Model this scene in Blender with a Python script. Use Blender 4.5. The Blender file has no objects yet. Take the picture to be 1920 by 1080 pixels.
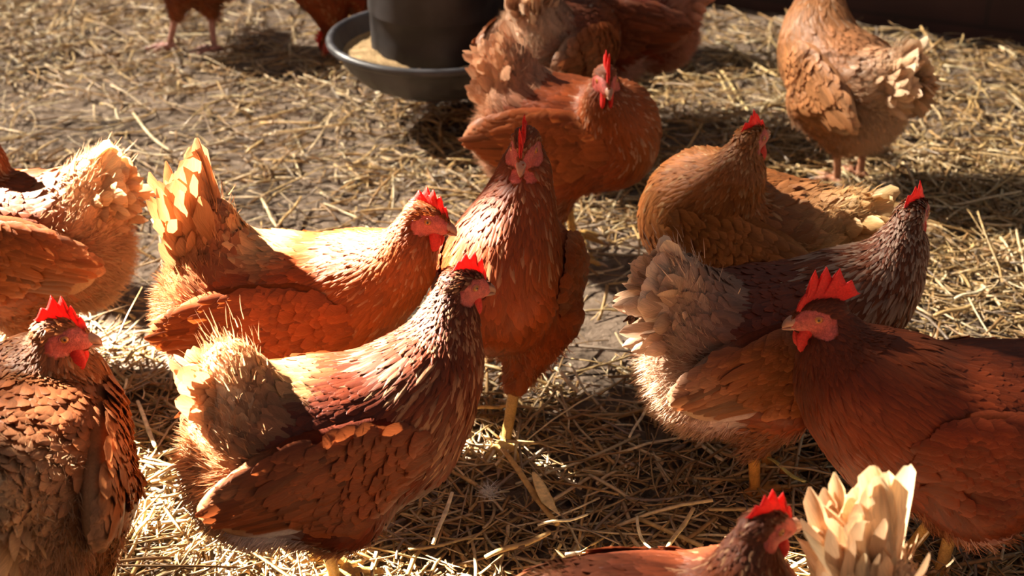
import bpy, math
import numpy as np
from mathutils import Vector, Matrix

# ------------------------------------------------------------------ camera, sky, sun, exposure
SC = bpy.context.scene
COL = SC.collection
CAM_H = 1.09; CAM_PITCH = math.radians(28); FPX = 2700.0
cam_d = bpy.data.cameras.new('camera'); cam = bpy.data.objects.new('camera', cam_d); COL.objects.link(cam)
cam.location = (0, 0, CAM_H); cam.rotation_euler = (math.radians(90) - CAM_PITCH, 0, 0)
cam_d.sensor_width = 36; cam_d.lens = 36 * FPX / 1920
cam_d.clip_start = 0.02; cam_d.clip_end = 100
cam_d.dof.use_dof = True; cam_d.dof.focus_distance = 1.62; cam_d.dof.aperture_fstop = 6.5
SC.camera = cam

world = bpy.data.worlds.new('world'); SC.world = world; world.use_nodes = True
wn = world.node_tree.nodes; wl = world.node_tree.links
bg = wn['Background']
WORLD_STRENGTH = 0.33
bg.inputs['Strength'].default_value = WORLD_STRENGTH
tc = wn.new('ShaderNodeTexCoord'); sp = wn.new('ShaderNodeSeparateXYZ'); rp = wn.new('ShaderNodeValToRGB')
wl.new(tc.outputs['Generated'], sp.inputs[0]); wl.new(sp.outputs['Z'], rp.inputs[0]); wl.new(rp.outputs[0], bg.inputs[0])
rp.color_ramp.elements[0].position = 0.0; rp.color_ramp.elements[0].color = (0.75, 0.62, 0.50, 1)
rp.color_ramp.elements[1].position = 0.6; rp.color_ramp.elements[1].color = (0.68, 0.65, 0.66, 1)

sun_d = bpy.data.lights.new('sun', 'SUN'); sun = bpy.data.objects.new('sun', sun_d); COL.objects.link(sun)
SUN_EL = math.radians(38); SUN_AZ = math.radians(150)      # azimuth of the sun itself, from +X; low, behind and left of the flock
sun.rotation_euler = (math.radians(90) - SUN_EL, 0, SUN_AZ + math.radians(90))
sun.location = (-4, 5, 4)
sun_d.energy = 90.0; sun_d.angle = math.radians(1.2); sun_d.color = (1.0, 0.90, 0.75)
SC.view_settings.view_transform = 'Standard'; SC.view_settings.look = 'None'
SC.view_settings.exposure = 0.0; SC.view_settings.gamma = 1.0; SC.view_settings.use_curve_mapping = False
SC.cycles.max_bounces = 6; SC.cycles.transparent_max_bounces = 4
SC.cycles.sample_clamp_indirect = 6.0

BEAM_GAP = (2.40, 2.66, 2.88, 3.0, 2.36)      # sunbeam opening shaped in the added slatted screen: from y, middle y, to y, height of the near and of the far bay
SLAT_W = .0314
SUN_SLOT = (2.14, 1.88, 2.22)      # beside it an added slot that lets sun onto one back: from y, lower and upper edge
SHADE_PANEL = (2.90, 3.14, 2.10, 2.66)  # unseen panel added to keep sun off some hens: from y, to y, from height, to height
RNG = np.random.default_rng(11)

def at(px, py, z):
    """point of the barn at height z that stands at this place of the photograph"""
    dx = (px - 960) / FPX; dy = (540 - py) / FPX
    c, s = math.cos(CAM_PITCH), math.sin(CAM_PITCH)
    d = np.array([dx, c + dy * s, -s + dy * c]); t = (z - CAM_H) / d[2]
    return d * t + np.array([0, 0, CAM_H])

# ------------------------------------------------------------------ materials
def mat(name):
    m = bpy.data.materials.new(name); m.use_nodes = True
    return m, m.node_tree.nodes, m.node_tree.links, m.node_tree.nodes['Principled BSDF']

def feather_material():
    m, n, l, p = mat('feather')
    a = n.new('ShaderNodeAttribute'); a.attribute_name = 'Col'
    uv = n.new('ShaderNodeUVMap'); sep = n.new('ShaderNodeSeparateXYZ'); l.new(uv.outputs[0], sep.inputs[0])
    # barbs: fine lines that run outward from the shaft
    ab = n.new('ShaderNodeMath'); ab.operation = 'ABSOLUTE'; l.new(sep.outputs[0], ab.inputs[0])
    mu = n.new('ShaderNodeMath'); mu.operation = 'MULTIPLY_ADD'; mu.inputs[1].default_value = -0.55; l.new(ab.outputs[0], mu.inputs[0]); l.new(sep.outputs[1], mu.inputs[2])
    cv = n.new('ShaderNodeCombineXYZ'); l.new(mu.outputs[0], cv.inputs[0]); l.new(ab.outputs[0], cv.inputs[1])
    sc_ = n.new('ShaderNodeVectorMath'); sc_.operation = 'MULTIPLY'; sc_.inputs[1].default_value = (26, 1.5, 1); l.new(cv.outputs[0], sc_.inputs[0])
    nz = n.new('ShaderNodeTexNoise'); nz.inputs['Scale'].default_value = 1.0; nz.inputs['Detail'].default_value = 2; l.new(sc_.outputs[0], nz.inputs[0])
    mr = n.new('ShaderNodeMapRange'); mr.inputs[1].default_value = 0.3; mr.inputs[2].default_value = 0.7; mr.inputs[3].default_value = 0.72; mr.inputs[4].default_value = 1.22
    l.new(nz.outputs[0], mr.inputs[0])
    vm = n.new('ShaderNodeVectorMath'); vm.operation = 'SCALE'; l.new(a.outputs['Color'], vm.inputs[0]); l.new(mr.outputs[0], vm.inputs['Scale'])
    l.new(vm.outputs[0], p.inputs['Base Color'])
    p.inputs['Roughness'].default_value = 0.42; p.inputs['Specular IOR Level'].default_value = 0.28
    p.inputs['Sheen Weight'].default_value = 0.03; p.inputs['Sheen Roughness'].default_value = 0.4; p.inputs['Sheen Tint'].default_value = (1, .8, .6, 1)
    bp = n.new('ShaderNodeBump'); bp.inputs['Strength'].default_value = 0.35; bp.inputs['Distance'].default_value = 0.001
    l.new(nz.outputs[0], bp.inputs['Height']); l.new(bp.outputs[0], p.inputs['Normal'])
    tr = n.new('ShaderNodeBsdfTranslucent'); l.new(vm.outputs[0], tr.inputs[0])
    mx = n.new('ShaderNodeMixShader'); mx.inputs[0].default_value = 0.3
    l.new(p.outputs[0], mx.inputs[1]); l.new(tr.outputs[0], mx.inputs[2]); l.new(mx.outputs[0], n['Material Output'].inputs[0])
    return m
def col_material(name, rough=0.6, sss=0.0, spec=0.3, scale=400, bump=0.3, var=(0.85, 1.15), radius=(1, .3, .2), sscale=0.004):
    """colour from the mesh, with a fine procedural grain"""
    m, n, l, p = mat(name)
    a = n.new('ShaderNodeAttribute'); a.attribute_name = 'Col'
    nz = n.new('ShaderNodeTexNoise'); nz.inputs['Scale'].default_value = scale; nz.inputs['Detail'].default_value = 3
    tcx = n.new('ShaderNodeTexCoord'); l.new(tcx.outputs['Object'], nz.inputs[0])
    mr = n.new('ShaderNodeMapRange'); mr.inputs[1].default_value = 0.3; mr.inputs[2].default_value = 0.7; mr.inputs[3].default_value = var[0]; mr.inputs[4].default_value = var[1]
    l.new(nz.outputs[0], mr.inputs[0])
    vm = n.new('ShaderNodeVectorMath'); vm.operation = 'SCALE'; l.new(a.outputs['Color'], vm.inputs[0]); l.new(mr.outputs[0], vm.inputs['Scale'])
    l.new(vm.outputs[0], p.inputs['Base Color']); p.inputs['Roughness'].default_value = rough
    p.inputs['Specular IOR Level'].default_value = spec
    if sss:
        p.inputs['Subsurface Weight'].default_value = sss; p.inputs['Subsurface Radius'].default_value = radius; p.inputs['Subsurface Scale'].default_value = sscale
    if bump:
        bp = n.new('ShaderNodeBump'); bp.inputs['Strength'].default_value = bump; bp.inputs['Distance'].default_value = 0.001
        l.new(nz.outputs[0], bp.inputs['Height']); l.new(bp.outputs[0], p.inputs['Normal'])
    return m
def comb_material():
    m = col_material('comb_skin', 0.5, 0.0, 0.35, 500, 0.5)
    n = m.node_tree.nodes; l = m.node_tree.links; p = n['Principled BSDF']
    tr = n.new('ShaderNodeBsdfTranslucent'); l.new(p.inputs['Base Color'].links[0].from_socket, tr.inputs[0])
    mx = n.new('ShaderNodeMixShader'); mx.inputs[0].default_value = 0.45
    l.new(p.outputs[0], mx.inputs[1]); l.new(tr.outputs[0], mx.inputs[2]); l.new(mx.outputs[0], n['Material Output'].inputs[0])
    return m
M_FEATHER = feather_material()
M_UNDER = col_material('down_skin', 0.9, 0, 0.1, 300)
M_FACE = col_material('face_skin', 0.5, 0.3, 0.35, 700, 0.9, (0.72, 1.2))
M_COMB = comb_material()
M_LEG = col_material('leg_scale', 0.45, 0.0, 0.4, 500, 0.6, (0.75, 1.15))
M_BEAK = col_material('beak_horn', 0.35, 0.1, 0.5, 200, 0.1)
M_EYE = col_material('eye', 0.08, 0, 0.6, 900, 0)
M_STRAW = col_material('straw', 0.42, 0, 0.45, 160, 0.3, (0.75, 1.25))

# ------------------------------------------------------------------ mesh helpers
def link(name, V, Fc, material, parent=None, colors=None, uvs=None, smooth=True, mats=None, midx=None):
    me = bpy.data.meshes.new(name)
    V = np.asarray(V, dtype=np.float32)
    if isinstance(Fc, np.ndarray):
        nf, k = Fc.shape
        me.vertices.add(len(V)); me.vertices.foreach_set('co', V.ravel())
        me.loops.add(nf * k); me.loops.foreach_set('vertex_index', Fc.astype(np.int32).ravel())
        me.polygons.add(nf); me.polygons.foreach_set('loop_start', (np.arange(nf) * k).astype(np.int32))
        me.update(calc_edges=True)
    else:
        me.from_pydata(V.tolist(), [], Fc); nf = len(Fc)
    if smooth: me.polygons.foreach_set('use_smooth', np.ones(len(me.polygons), dtype=bool))
    if colors is not None:
        c = np.asarray(colors, dtype=np.float32)
        if c.ndim == 1: c = np.tile(c, (len(V), 1))
        c = np.concatenate([np.clip(c, 0, 1), np.ones((len(V), 1), np.float32)], 1)
        at_ = me.color_attributes.new('Col', 'FLOAT_COLOR', 'POINT'); at_.data.foreach_set('color', c.astype(np.float32).ravel())
    if uvs is not None:
        u = me.uv_layers.new(name='UVMap'); li = np.empty(len(me.loops), dtype=np.int32); me.loops.foreach_get('vertex_index', li)
        u.data.foreach_set('uv', np.asarray(uvs, dtype=np.float32)[li].ravel())
    for m_ in (mats or [material]): me.materials.append(m_)
    if midx is not None: me.polygons.foreach_set('material_index', np.asarray(midx, dtype=np.int32))
    me.update()
    o = bpy.data.objects.new(name, me); COL.objects.link(o)
    if parent is not None: o.parent = parent
    return o

def unit(v):
    v = np.asarray(v, float); return v / np.maximum(np.linalg.norm(v, axis=-1, keepdims=True), 1e-9)

def cone(a, b, ra, rb):
    a = np.asarray(a, float); b = np.asarray(b, float); ba = b - a; L2 = max((ba * ba).sum(), 1e-12)
    def f(p):
        t = np.clip(((p - a) @ ba) / L2, 0, 1); return np.linalg.norm(p - a - t[:, None] * ba, axis=1) - (ra + (rb - ra) * t)
    return f
def ellip(c, r, R=None):
    c = np.asarray(c, float); r = np.asarray(r, float)
    def f(p):
        q = p - c
        if R is not None: q = q @ R            # columns of R are the axes
        k0 = np.linalg.norm(q / r, axis=1); k1 = np.linalg.norm(q / (r * r), axis=1)
        return k0 * (k0 - 1) / np.maximum(k1, 1e-9)
    return f
def union(prims):
    """prims: list of (sdf, smoothness)"""
    def f(p):
        d = prims[0][0](p)
        for g, k in prims[1:]:
            e = g(p); h = np.clip(0.5 + 0.5 * (d - e) / k, 0, 1); d = d + (e - d) * h - k * h * (1 - h)
        return d
    return f
def grad(f, p, e=0.0015):
    g = np.empty_like(p)
    for i in range(3):
        q = p.copy(); q[:, i] += e; r = p.copy(); r[:, i] -= e; g[:, i] = f(q) - f(r)
    return unit(g)
def project(f, p, off=0.0, it=2):
    for _ in range(it):
        n = grad(f, p); p = p - n * (f(p) - off)[:, None]
    return p, n
def nets(f, lo, hi, h):
    """surface nets on a grid: one continuous quad mesh"""
    lo = np.asarray(lo, float); hi = np.asarray(hi, float)
    N = np.ceil((hi - lo) / h).astype(int) + 1
    ax = [lo[i] + h * np.arange(N[i]) for i in range(3)]
    G = np.stack(np.meshgrid(*ax, indexing='ij'), -1).reshape(-1, 3)
    v = f(G).reshape(N); s = v < 0
    cnt = np.zeros(N - 1); acc = np.zeros(tuple(N - 1) + (3,)); 
    sl = lambda a, o: slice(o, a - 1 + o)
    base = np.stack(np.meshgrid(*[a[:-1] for a in ax], indexing='ij'), -1)
    for d in range(3):
        o1, o2 = [i for i in range(3) if i != d]
        for i in (0, 1):
            for j in (0, 1):
                off = [0, 0, 0]; off[o1] = i; off[o2] = j; of2 = list(off); of2[d] = 1
                A = v[tuple(sl(N[k], off[k]) for k in range(3))]; B = v[tuple(sl(N[k], of2[k]) for k in range(3))]
                m = (A < 0) != (B < 0); t = np.where(m, A / np.where(m, A - B, 1), 0)
                pos = base + h * np.array(off); pos = pos.copy(); pos[..., d] += t * h
                acc[m] += pos[m]; cnt[m] += 1
    idx = -np.ones(N - 1, dtype=int); act = cnt > 0; idx[act] = np.arange(act.sum())
    V = acc[act] / cnt[act][:, None]; Q = []
    for d in range(3):
        o1, o2 = (d + 1) % 3, (d + 2) % 3
        r = [slice(None)] * 3; r[d] = slice(0, N[d] - 1); r[o1] = slice(1, N[o1] - 1); r[o2] = slice(1, N[o2] - 1)
        r2 = list(r); r2[d] = slice(1, N[d])
        A = s[tuple(r)]; B = s[tuple(r2)]; m = A != B
        ii = np.argwhere(m); off = np.array([0, 0, 0]); off[o1] = 1; off[o2] = 1; ii = ii + off
        e1 = np.zeros(3, int); e1[o1] = 1; e2 = np.zeros(3, int); e2[o2] = 1
        q = np.stack([idx[tuple((ii - e1 - e2).T)], idx[tuple((ii - e2).T)], idx[tuple(ii.T)], idx[tuple((ii - e1).T)]], 1)
        fl = ~A[m]; q[fl] = q[fl][:, ::-1]; Q.append(q)
    Fq = np.concatenate(Q)
    V, n = project(f, V, 0, 2)
    return V, Fq, n

class Bag:
    """collects pieces of one mesh"""
    def __init__(s): s.V = []; s.F = []; s.C = []; s.U = []; s.n = 0
    def add(s, V, F, C, U=None):
        V = np.asarray(V, float); C = np.asarray(C, float)
        if C.ndim == 1: C = np.tile(C, (len(V), 1))
        s.V.append(V); s.F.append(np.asarray(F) + s.n); s.C.append(C); s.U.append(np.zeros((len(V), 2)) if U is None else U); s.n += len(V)
    def arrays(s): return np.concatenate(s.V), np.concatenate(s.F), np.concatenate(s.C), np.concatenate(s.U)

PROF = dict(round=([0, .18, .42, .66, .86, 1.0], [.35, .78, 1, 1, .72, .12]),
            lance=([0, .2, .45, .7, .88, 1.0], [.45, .9, 1, .8, .45, .04]),
            quill=([0, .25, .5, .75, .92, 1.0], [.5, .85, 1, 1, .78, .25]),
            wisp=([0, .35, .7, 1.0], [1, .8, .5, .03]))
def feathers(bag, P, N, D, L, W, prof, cb, ct, sdf=None, lift=0.003, bend=0.0, cup=0.14, rng=RNG, edge=None, start=0.0005):
    """feathers rooted at P lying along D; with a body surface given they follow it and rise towards the tip"""
    n = len(P)
    if n == 0: return
    start = np.broadcast_to(np.asarray(start, float), n)
    S, Wd = PROF[prof]; S = np.array(S); Wd = np.array(Wd); R = len(S)
    L = np.broadcast_to(L, n).astype(float); W = np.broadcast_to(W, n).astype(float)
    lift = np.broadcast_to(lift, n).astype(float); bend = np.broadcast_to(bend, n).astype(float)
    N = unit(N); D = unit(D - (D * N).sum(1)[:, None] * N)
    c = P + N * start[:, None]; rows = []; nn = N.copy(); dd = D.copy()
    for k in range(R):
        if k:
            ds = (S[k] - S[k - 1]) * L; c = c + dd * ds[:, None]
            if sdf is not None:
                g = grad(sdf, c); off = start + lift * S[k] ** 1.3
                c = c - g * (sdf(c) - off)[:, None]; nn = g
                dd = unit(dd - (dd * g).sum(1)[:, None] * g)
            else:
                a = bend * (S[k] - S[k - 1]); d2 = dd * np.cos(a)[:, None] - nn * np.sin(a)[:, None]
                nn = unit(nn * np.cos(a)[:, None] + dd * np.sin(a)[:, None]); dd = unit(d2)
        side = unit(np.cross(nn, dd)); w = (W * Wd[k] * 0.5)[:, None]
        jit = 1 + 0.16 * rng.standard_normal((n, 2)) * (k > 1)
        rows.append(np.stack([c - side * w * jit[:, :1] - nn * w * cup * 1.6, c + nn * w * cup, c + side * w * jit[:, 1:] - nn * w * cup * 1.6], 1))
    V = np.stack(rows, 1)                                      # n,R,3,3
    base = (np.arange(n) * R * 3)[:, None]
    q = []
    for k in range(R - 1):
        for j in (0, 1): q.append([k * 3 + j, k * 3 + j + 1, k * 3 + j + 4, k * 3 + j + 3])
    Fq = (base[:, :, None] + np.array(q)[None]).reshape(-1, 4)
    s = S[None, :, None, None]
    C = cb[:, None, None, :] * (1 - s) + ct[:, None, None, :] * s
    C = np.broadcast_to(C, (n, R, 3, 3)).copy()
    if edge is not None:
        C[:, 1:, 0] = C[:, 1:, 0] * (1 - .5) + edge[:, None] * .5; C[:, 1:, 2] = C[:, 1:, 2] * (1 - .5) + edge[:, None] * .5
    U = np.zeros((n, R, 3, 2)); U[..., 0] = np.array([-1, 0, 1])[None, None]; U[..., 1] = S[None, :, None]
    U[..., 1] += rng.random(n)[:, None, None] * 7
    bag.add(V.reshape(-1, 3), Fq, C.reshape(-1, 3), U.reshape(-1, 2))

def scatter(V, F, n, rng, spacing):
    """spread roots over a quad mesh with a minimum-spacing thinning"""
    a, b, c, d = (V[F[:, i]] for i in range(4))
    ar = np.linalg.norm(np.cross(b - a, c - a), axis=1) + np.linalg.norm(np.cross(c - a, d - a), axis=1)
    i = rng.choice(len(F), n, p=ar / ar.sum()); u, v = rng.random((2, n, 1))
    p = (a[i] * (1 - u) + b[i] * u) * (1 - v) + (d[i] * (1 - u) + c[i] * u) * v
    sp_ = spacing(p); key = np.floor(p / sp_[:, None] + rng.random(3)).astype(int)
    _, k = np.unique(np.concatenate([key, np.round(sp_ * 1e4)[:, None].astype(int)], 1), axis=0, return_index=True)
    return p[k]

def bez(P, t):
    t = np.asarray(t)[:, None]; return (1 - t) ** 3 * P[0] + 3 * (1 - t) ** 2 * t * P[1] + 3 * (1 - t) * t * t * P[2] + t ** 3 * P[3]
def sstep(x, a, b):
    t = np.clip((x - a) / (b - a), 0, 1); return t * t * (3 - 2 * t)
def rotm(yaw, pitch, roll=0.0):
    """columns: forward, left, up"""
    cy, sy, cp, sp_ = math.cos(yaw), math.sin(yaw), math.cos(pitch), math.sin(pitch)
    f = np.array([cy * cp, sy * cp, sp_]); l_ = np.array([-sy, cy, 0.0]); u = np.cross(f, l_)
    l2 = l_ * math.cos(roll) + u * math.sin(roll); u2 = np.cross(f, l2)
    return np.stack([f, l2, u2], 1)

# ------------------------------------------------------------------ hen
RED = np.array([.74, .045, .035])
def hen(label, loc, yaw, head, head_yaw=0, head_pitch=-8, pitch=8, tail=52, tail_open=1.0, tail_len=0.115, scale=1.0,
        feet=((0.01, 0.05), (0.01, -0.05)), lifted=(), rust=(.33, .085, .022), dark=(.13, .035, .014), cream=(.72, .44, .24), gold=(.55, .22, .065),
        pale=0.5, streak=0.12, comb=1.0, patches=(), fluff=1.0, group='brown laying hens on the straw', seed=0, dens=1.0, leg_col=(.62, .36, .10), ruffle=1.0, res=.0038, neck_w=1.12, name='hen'):
    rng = np.random.default_rng(1000 + seed)
    rust, dark, cream, gold = (np.array(c, float) for c in (rust, dark, cream, gold)); rust = rust * (.85, .62, .46); dark = dark * (.8, .7, .7); gold = gold * (.9, .78, .65); cream = cream * (1, .93, .84)
    yw = math.radians(yaw)
    root = bpy.data.objects.new(name, None); COL.objects.link(root); root.empty_display_size = 0.1
    root.location = (loc[0], loc[1], 0.0); root.rotation_euler = (0, 0, yw); root.scale = (scale,) * 3
    root['label'] = label; root['category'] = 'hen'; root['group'] = group
    # head: given as a world point or as a local point
    H = np.array(head, float)
    if len(head) == 4:                                   # (px, py, z, 0): stands there in the photograph
        w = at(head[0], head[1], head[2]) - np.array([loc[0], loc[1], 0]); H = np.array([w[0] * math.cos(yw) + w[1] * math.sin(yw), -w[0] * math.sin(yw) + w[1] * math.cos(yw), w[2]]) / scale
    RB = rotm(0, math.radians(pitch)); piv = np.array([0, 0, .2])
    B = lambda p: (np.asarray(p, float) - piv) @ RB.T + piv
    RH = rotm(math.radians(head_yaw), math.radians(head_pitch)); hf, hl, hu = RH[:, 0], RH[:, 1], RH[:, 2]
    tp = math.radians(tail); td = np.array([-math.cos(tp), 0, math.sin(tp)]) ; td = unit(td @ RB.T)
    NP = [B((.062, 0, .225)), B((.092 + .20 * min(max(H[0], 0), .17), 0, .262)), H - hf * .022 - np.array([0, 0, .085]) * (1 if H[2] > .2 else .2) - hu * .015, H - hf * .010]
    if H[2] < .2: NP[2] = H - hf * .06
    nt = np.linspace(0, 1, 7); npnts = bez(NP, nt); nr = np.interp(nt, [0, .25, .5, .75, 1], np.array([.066, .055, .043, .030, .0165]) * np.array([1, neck_w, neck_w, neck_w, 1]))
    tb0 = B((-.062, 0, .238)); tb1 = tb0 + td * .092
    prims = [(ellip(B((0, 0, .215)), (.135, .078, .088), RB), .03), (ellip(B((.075, 0, .215)), (.078, .068, .080), RB), .03),
             (ellip(B((-.070, 0, .198)), (.074, .070 * (.6 + .4 * fluff), .082), RB), .03), (cone(tb0, tb1, .060, .024), .035)]
    for sd in (1, -1): prims.append((ellip(B((-.024, sd * .040, .258)), (.082, .034, .028), RB), .03))
    hips = []; ankles = []
    for k, sd in enumerate((1, -1)):
        hip = B((0.0, sd * .048, .165)); ft = np.array([feet[k][0], feet[k][1], 0.012]); 
        if k in lifted: ft = np.array(feet[k], float)
        hock = ft + np.array([-.012, 0, .085]) if k not in lifted else hip + (ft - hip) * .55 + np.array([-.02, 0, -.01])
        if k not in lifted: hock = ft * .75 + hip * .25; hock[2] = .088; hock[0] -= .012
        prims.append((cone(hip, hock, .050, .015), .03)); hips.append(hip); ankles.append((hock, ft))
    for i in range(6): prims.append((cone(npnts[i], npnts[i + 1], nr[i], nr[i + 1]), .022 if i < 3 else .014))
    prims.append((ellip(H + hf * .003 + hu * .001, (.0225, .0155, .0180), RH), .007))
    prims.append((ellip(H + hf * .020 - hu * .004, (.0145, .0095, .0105), RH), .008))
    sdf = union(prims)
    wingp = []
    RW = {}
    for sd in (1, -1):
        R = rotm(math.radians(-sd * 6), math.radians(pitch + 4)); RW[sd] = R
        wingp.append(ellip(B((-.015, sd * .070, .222)), (.122, .022, .060), R))
    sdf_w = lambda p: union([(sdf, 0), (wingp[0], .02), (wingp[1], .02)][0:1] + [(wingp[0], .012), (wingp[1], .012)])(p)
    lo = np.minimum.reduce([H - .06, B((-.2, -.13, .06)), tb1 - .05, ankles[0][0] - .04, ankles[1][0] - .04]) ; hi = np.maximum.reduce([H + .06, B((.17, .13, .31)), tb1 + .05, ankles[0][0] + .04])
    lo[1] = min(lo[1], -.125); hi[1] = max(hi[1], .125); lo[0] = min(lo[0], -.2); hi[0] = max(hi[0], .19); lo[2] = min(lo[2], .05)
    V, F, n = nets(sdf, lo, hi, res)

    # skeleton from head to tail for the lie of the plumage
    sk = np.concatenate([[H + hf * .03], bez(NP, [1, .8, .6, .4, .2, 0]), [B((-.05, 0, .20))], [tb0], [tb1 + td * .06]])
    skt = np.array([0, .08, .25, .45, .6, .8, 1.0, 2.0, 2.5, 3.4])
    def along(p):
        best = np.full(len(p), 1e9); t = np.zeros(len(p)); d = np.zeros((len(p), 3))
        rad = np.interp(skt, [0, .3, 1, 2, 3], [.02, .03, .07, .08, .04])
        for i in range(len(sk) - 1):
            ba = sk[i + 1] - sk[i]; u = np.clip(((p - sk[i]) @ ba) / (ba @ ba), 0, 1); e = np.linalg.norm(p - sk[i] - u[:, None] * ba, axis=1) - (rad[i] * (1 - u) + rad[i + 1] * u)
            m = e < best; best[m] = e[m]; t[m] = (skt[i] + u * (skt[i + 1] - skt[i]))[m]; d[m] = unit(ba)
        return t, d
    def flow(p):
        t, d = along(p); dd = d.copy()
        for e in ((.02, 0, 0), (-.02, 0, 0), (0, 0, .02), (0, 0, -.02)): dd += along(p + np.array(e))[1]
        dd = unit(dd)
        hz = H[2]
        droop = np.where((t > .3) & (t < 1.6), .25, .05) + np.where(p[:, 2] < .2, .35, 0)
        dd[:, 2] -= droop * (t < 2.4)
        return t, unit(dd)
    nf_ = rng.random(12) * 20
    def lowf(p, s=28.0):
        return .5 + .5 * np.sin(p[:, 0] * s + nf_[0] + 2 * np.sin(p[:, 2] * s * .8 + nf_[1])) * np.sin(p[:, 1] * s * 1.3 + nf_[2] + 1.7 * np.sin(p[:, 0] * s * .7 + nf_[3]))
    def tone(p, t):
        """plumage colour at a place on the bird; some patches hold painted sunlight"""
        q = (p - piv) @ RB + piv
        back = sstep(q[:, 2], .23, .29) * sstep(t, .9, 1.4); neck = 1 - sstep(t, .7, 1.15)
        rear = sstep(-q[:, 0], .045, .16) * pale + sstep(t, 2.3, 3.1) * pale * .6
        rear = np.clip(rear, 0, 1)
        c = rust * 1.0 + np.zeros((len(p), 3))
        lf = lowf(p)[:, None]
        c = c * (.75 + .5 * lf)
        c = c * (1 - .45 * neck[:, None]) + (rust * .75 + gold * .12) * .45 * neck[:, None]
        c = c * (1 - .35 * back[:, None]) + dark * .35 * back[:, None]
        crown = (1 - sstep(np.linalg.norm(p - H, axis=1), .02, .07))[:, None] * .45
        c = c * (1 - crown) + dark * crown * 1.2
        under = sstep(.17 - q[:, 2], 0, .05)[:, None] * .3 * sstep(t, 1.2, 1.8)[:, None]
        c = c * (1 - under) + gold * under
        c = c * (1 - rear[:, None]) + (cream * (.7 + .3 * lf) * .8 + gold * .2) * rear[:, None]
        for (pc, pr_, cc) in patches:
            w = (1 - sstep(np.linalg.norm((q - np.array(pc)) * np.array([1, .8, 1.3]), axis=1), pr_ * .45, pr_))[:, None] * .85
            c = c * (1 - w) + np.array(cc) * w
        return c
    tV, _ = along(V)
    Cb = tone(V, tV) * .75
    # bare face
    def face_mask(p):
        r = (p - H) @ RH; return (np.linalg.norm(r, axis=1) < .045) & ((((r[:, 0] - .011) / .0215) ** 2 + ((r[:, 2] + .0035 - .12 * r[:, 0]) / .0145) ** 2 < 1) | (r[:, 0] > .024)) & (np.abs(r[:, 1]) > .0015 + .25 * np.clip(r[:, 2], 0, 1))
    fm = face_mask(V)
    skin = np.array([.46, .095, .075]); Cb[fm] = skin * (1 + .15 * rng.standard_normal((fm.sum(), 1)))
    mi = fm[F].sum(1) >= 2
    bag = Bag(); bag.add(V, F, Cb)
    # ---- contour feathers
    def spacing(p):
        t, _ = along(p); return np.interp(t, [0, .1, .3, .8, 1.2, 3.4], [.0030, .0036, .0062, .0088, .0105, .0095]) / math.sqrt(dens)
    P = scatter(V, F, int(40000 * dens), rng, spacing)
    P, Nn = project(sdf, P, 0, 1)
    P = P[~face_mask(P)]; Nn = grad(sdf, P)
    t, D = flow(P); q = (P - piv) @ RB + piv
    inw = (np.minimum(wingp[0](P), wingp[1](P)) < -.012); keep = ~inw
    P, Nn, t, D, q = P[keep], Nn[keep], t[keep], D[keep], q[keep]
    dh = np.linalg.norm(P - H, axis=1)
    D = unit(D + .13 * rng.standard_normal(D.shape) * ruffle)
    D = D - (D * Nn).sum(1)[:, None] * Nn
    bad = np.linalg.norm(D, axis=1) < .15; D[bad] += np.array([-.3, 0, -.3]); D = unit(D)
    L = np.interp(t, [0, .12, .35, .8, 1.05, 1.5, 2.4, 3.2], [.007, .011, .028, .046, .038, .034, .036, .045]) * rng.uniform(.8, 1.2, len(P))
    W = np.interp(t, [0, .12, .35, .8, 1.05, 1.5, 3.2], [.0040, .0048, .0070, .0095, .0145, .0170, .0150]) * rng.uniform(.85, 1.15, len(P))
    thigh = (q[:, 2] < .145) & (t > 1); L[thigh] *= .62; W[thigh] *= .6
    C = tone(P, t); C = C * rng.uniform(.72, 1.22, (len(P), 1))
    neckm = t < .95
    tip = C * 1.12; tip[neckm] = C[neckm] * .95 + gold * .13
    st = rng.random(len(P)) < streak; 
    edge = C * 1.15 + gold * .05; edge[neckm] = C[neckm] * 1.0 + gold * .13
    tip[st & neckm] = .4 * tip[st & neckm] + .6 * cream * .9
    lf = np.where(t > 2.2, .006, np.where(neckm, .0022, .0030)) * rng.uniform(.5, 1.5, len(P)) * ruffle
    m = neckm
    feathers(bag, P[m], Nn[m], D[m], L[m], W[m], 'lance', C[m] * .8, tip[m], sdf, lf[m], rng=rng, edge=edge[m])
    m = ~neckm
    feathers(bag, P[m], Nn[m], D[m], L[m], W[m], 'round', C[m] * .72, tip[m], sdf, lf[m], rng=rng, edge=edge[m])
    # ---- loose down round the rear, the belly and the thighs
    Pd = scatter(V, F, int(30000 * dens), rng, lambda p: np.full(len(p), .0042))
    Pd, Nd = project(sdf, Pd, 0, 1); td_, Dd = flow(Pd); qd = (Pd - piv) @ RB + piv
    w = np.clip(sstep(-qd[:, 0], .05, .13) + .8 * sstep(.16 - qd[:, 2], 0, .04) * (td_ > 1), 0, 1) * (td_ > 1.1)
    k = rng.random(len(Pd)) < w * .85; Pd, Nd, Dd, td_ = Pd[k], Nd[k], Dd[k], td_[k]
    rep = 3; Pd = np.repeat(Pd, rep, 0) + rng.normal(0, .0015, (len(Pd) * rep, 3)); Nd = np.repeat(Nd, rep, 0); Dd = np.repeat(Dd, rep, 0); td_ = np.repeat(td_, rep)
    dirs = unit(Dd * 1.0 + Nd * rng.uniform(.05, .55, (len(Pd), 1)) + .24 * rng.standard_normal(Pd.shape))
    sN = unit(np.cross(dirs, rng.standard_normal(Pd.shape)))
    Cd = tone(Pd, td_) * rng.uniform(.8, 1.25, (len(Pd), 1)); Cd = Cd * .8 + cream * .18
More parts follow.
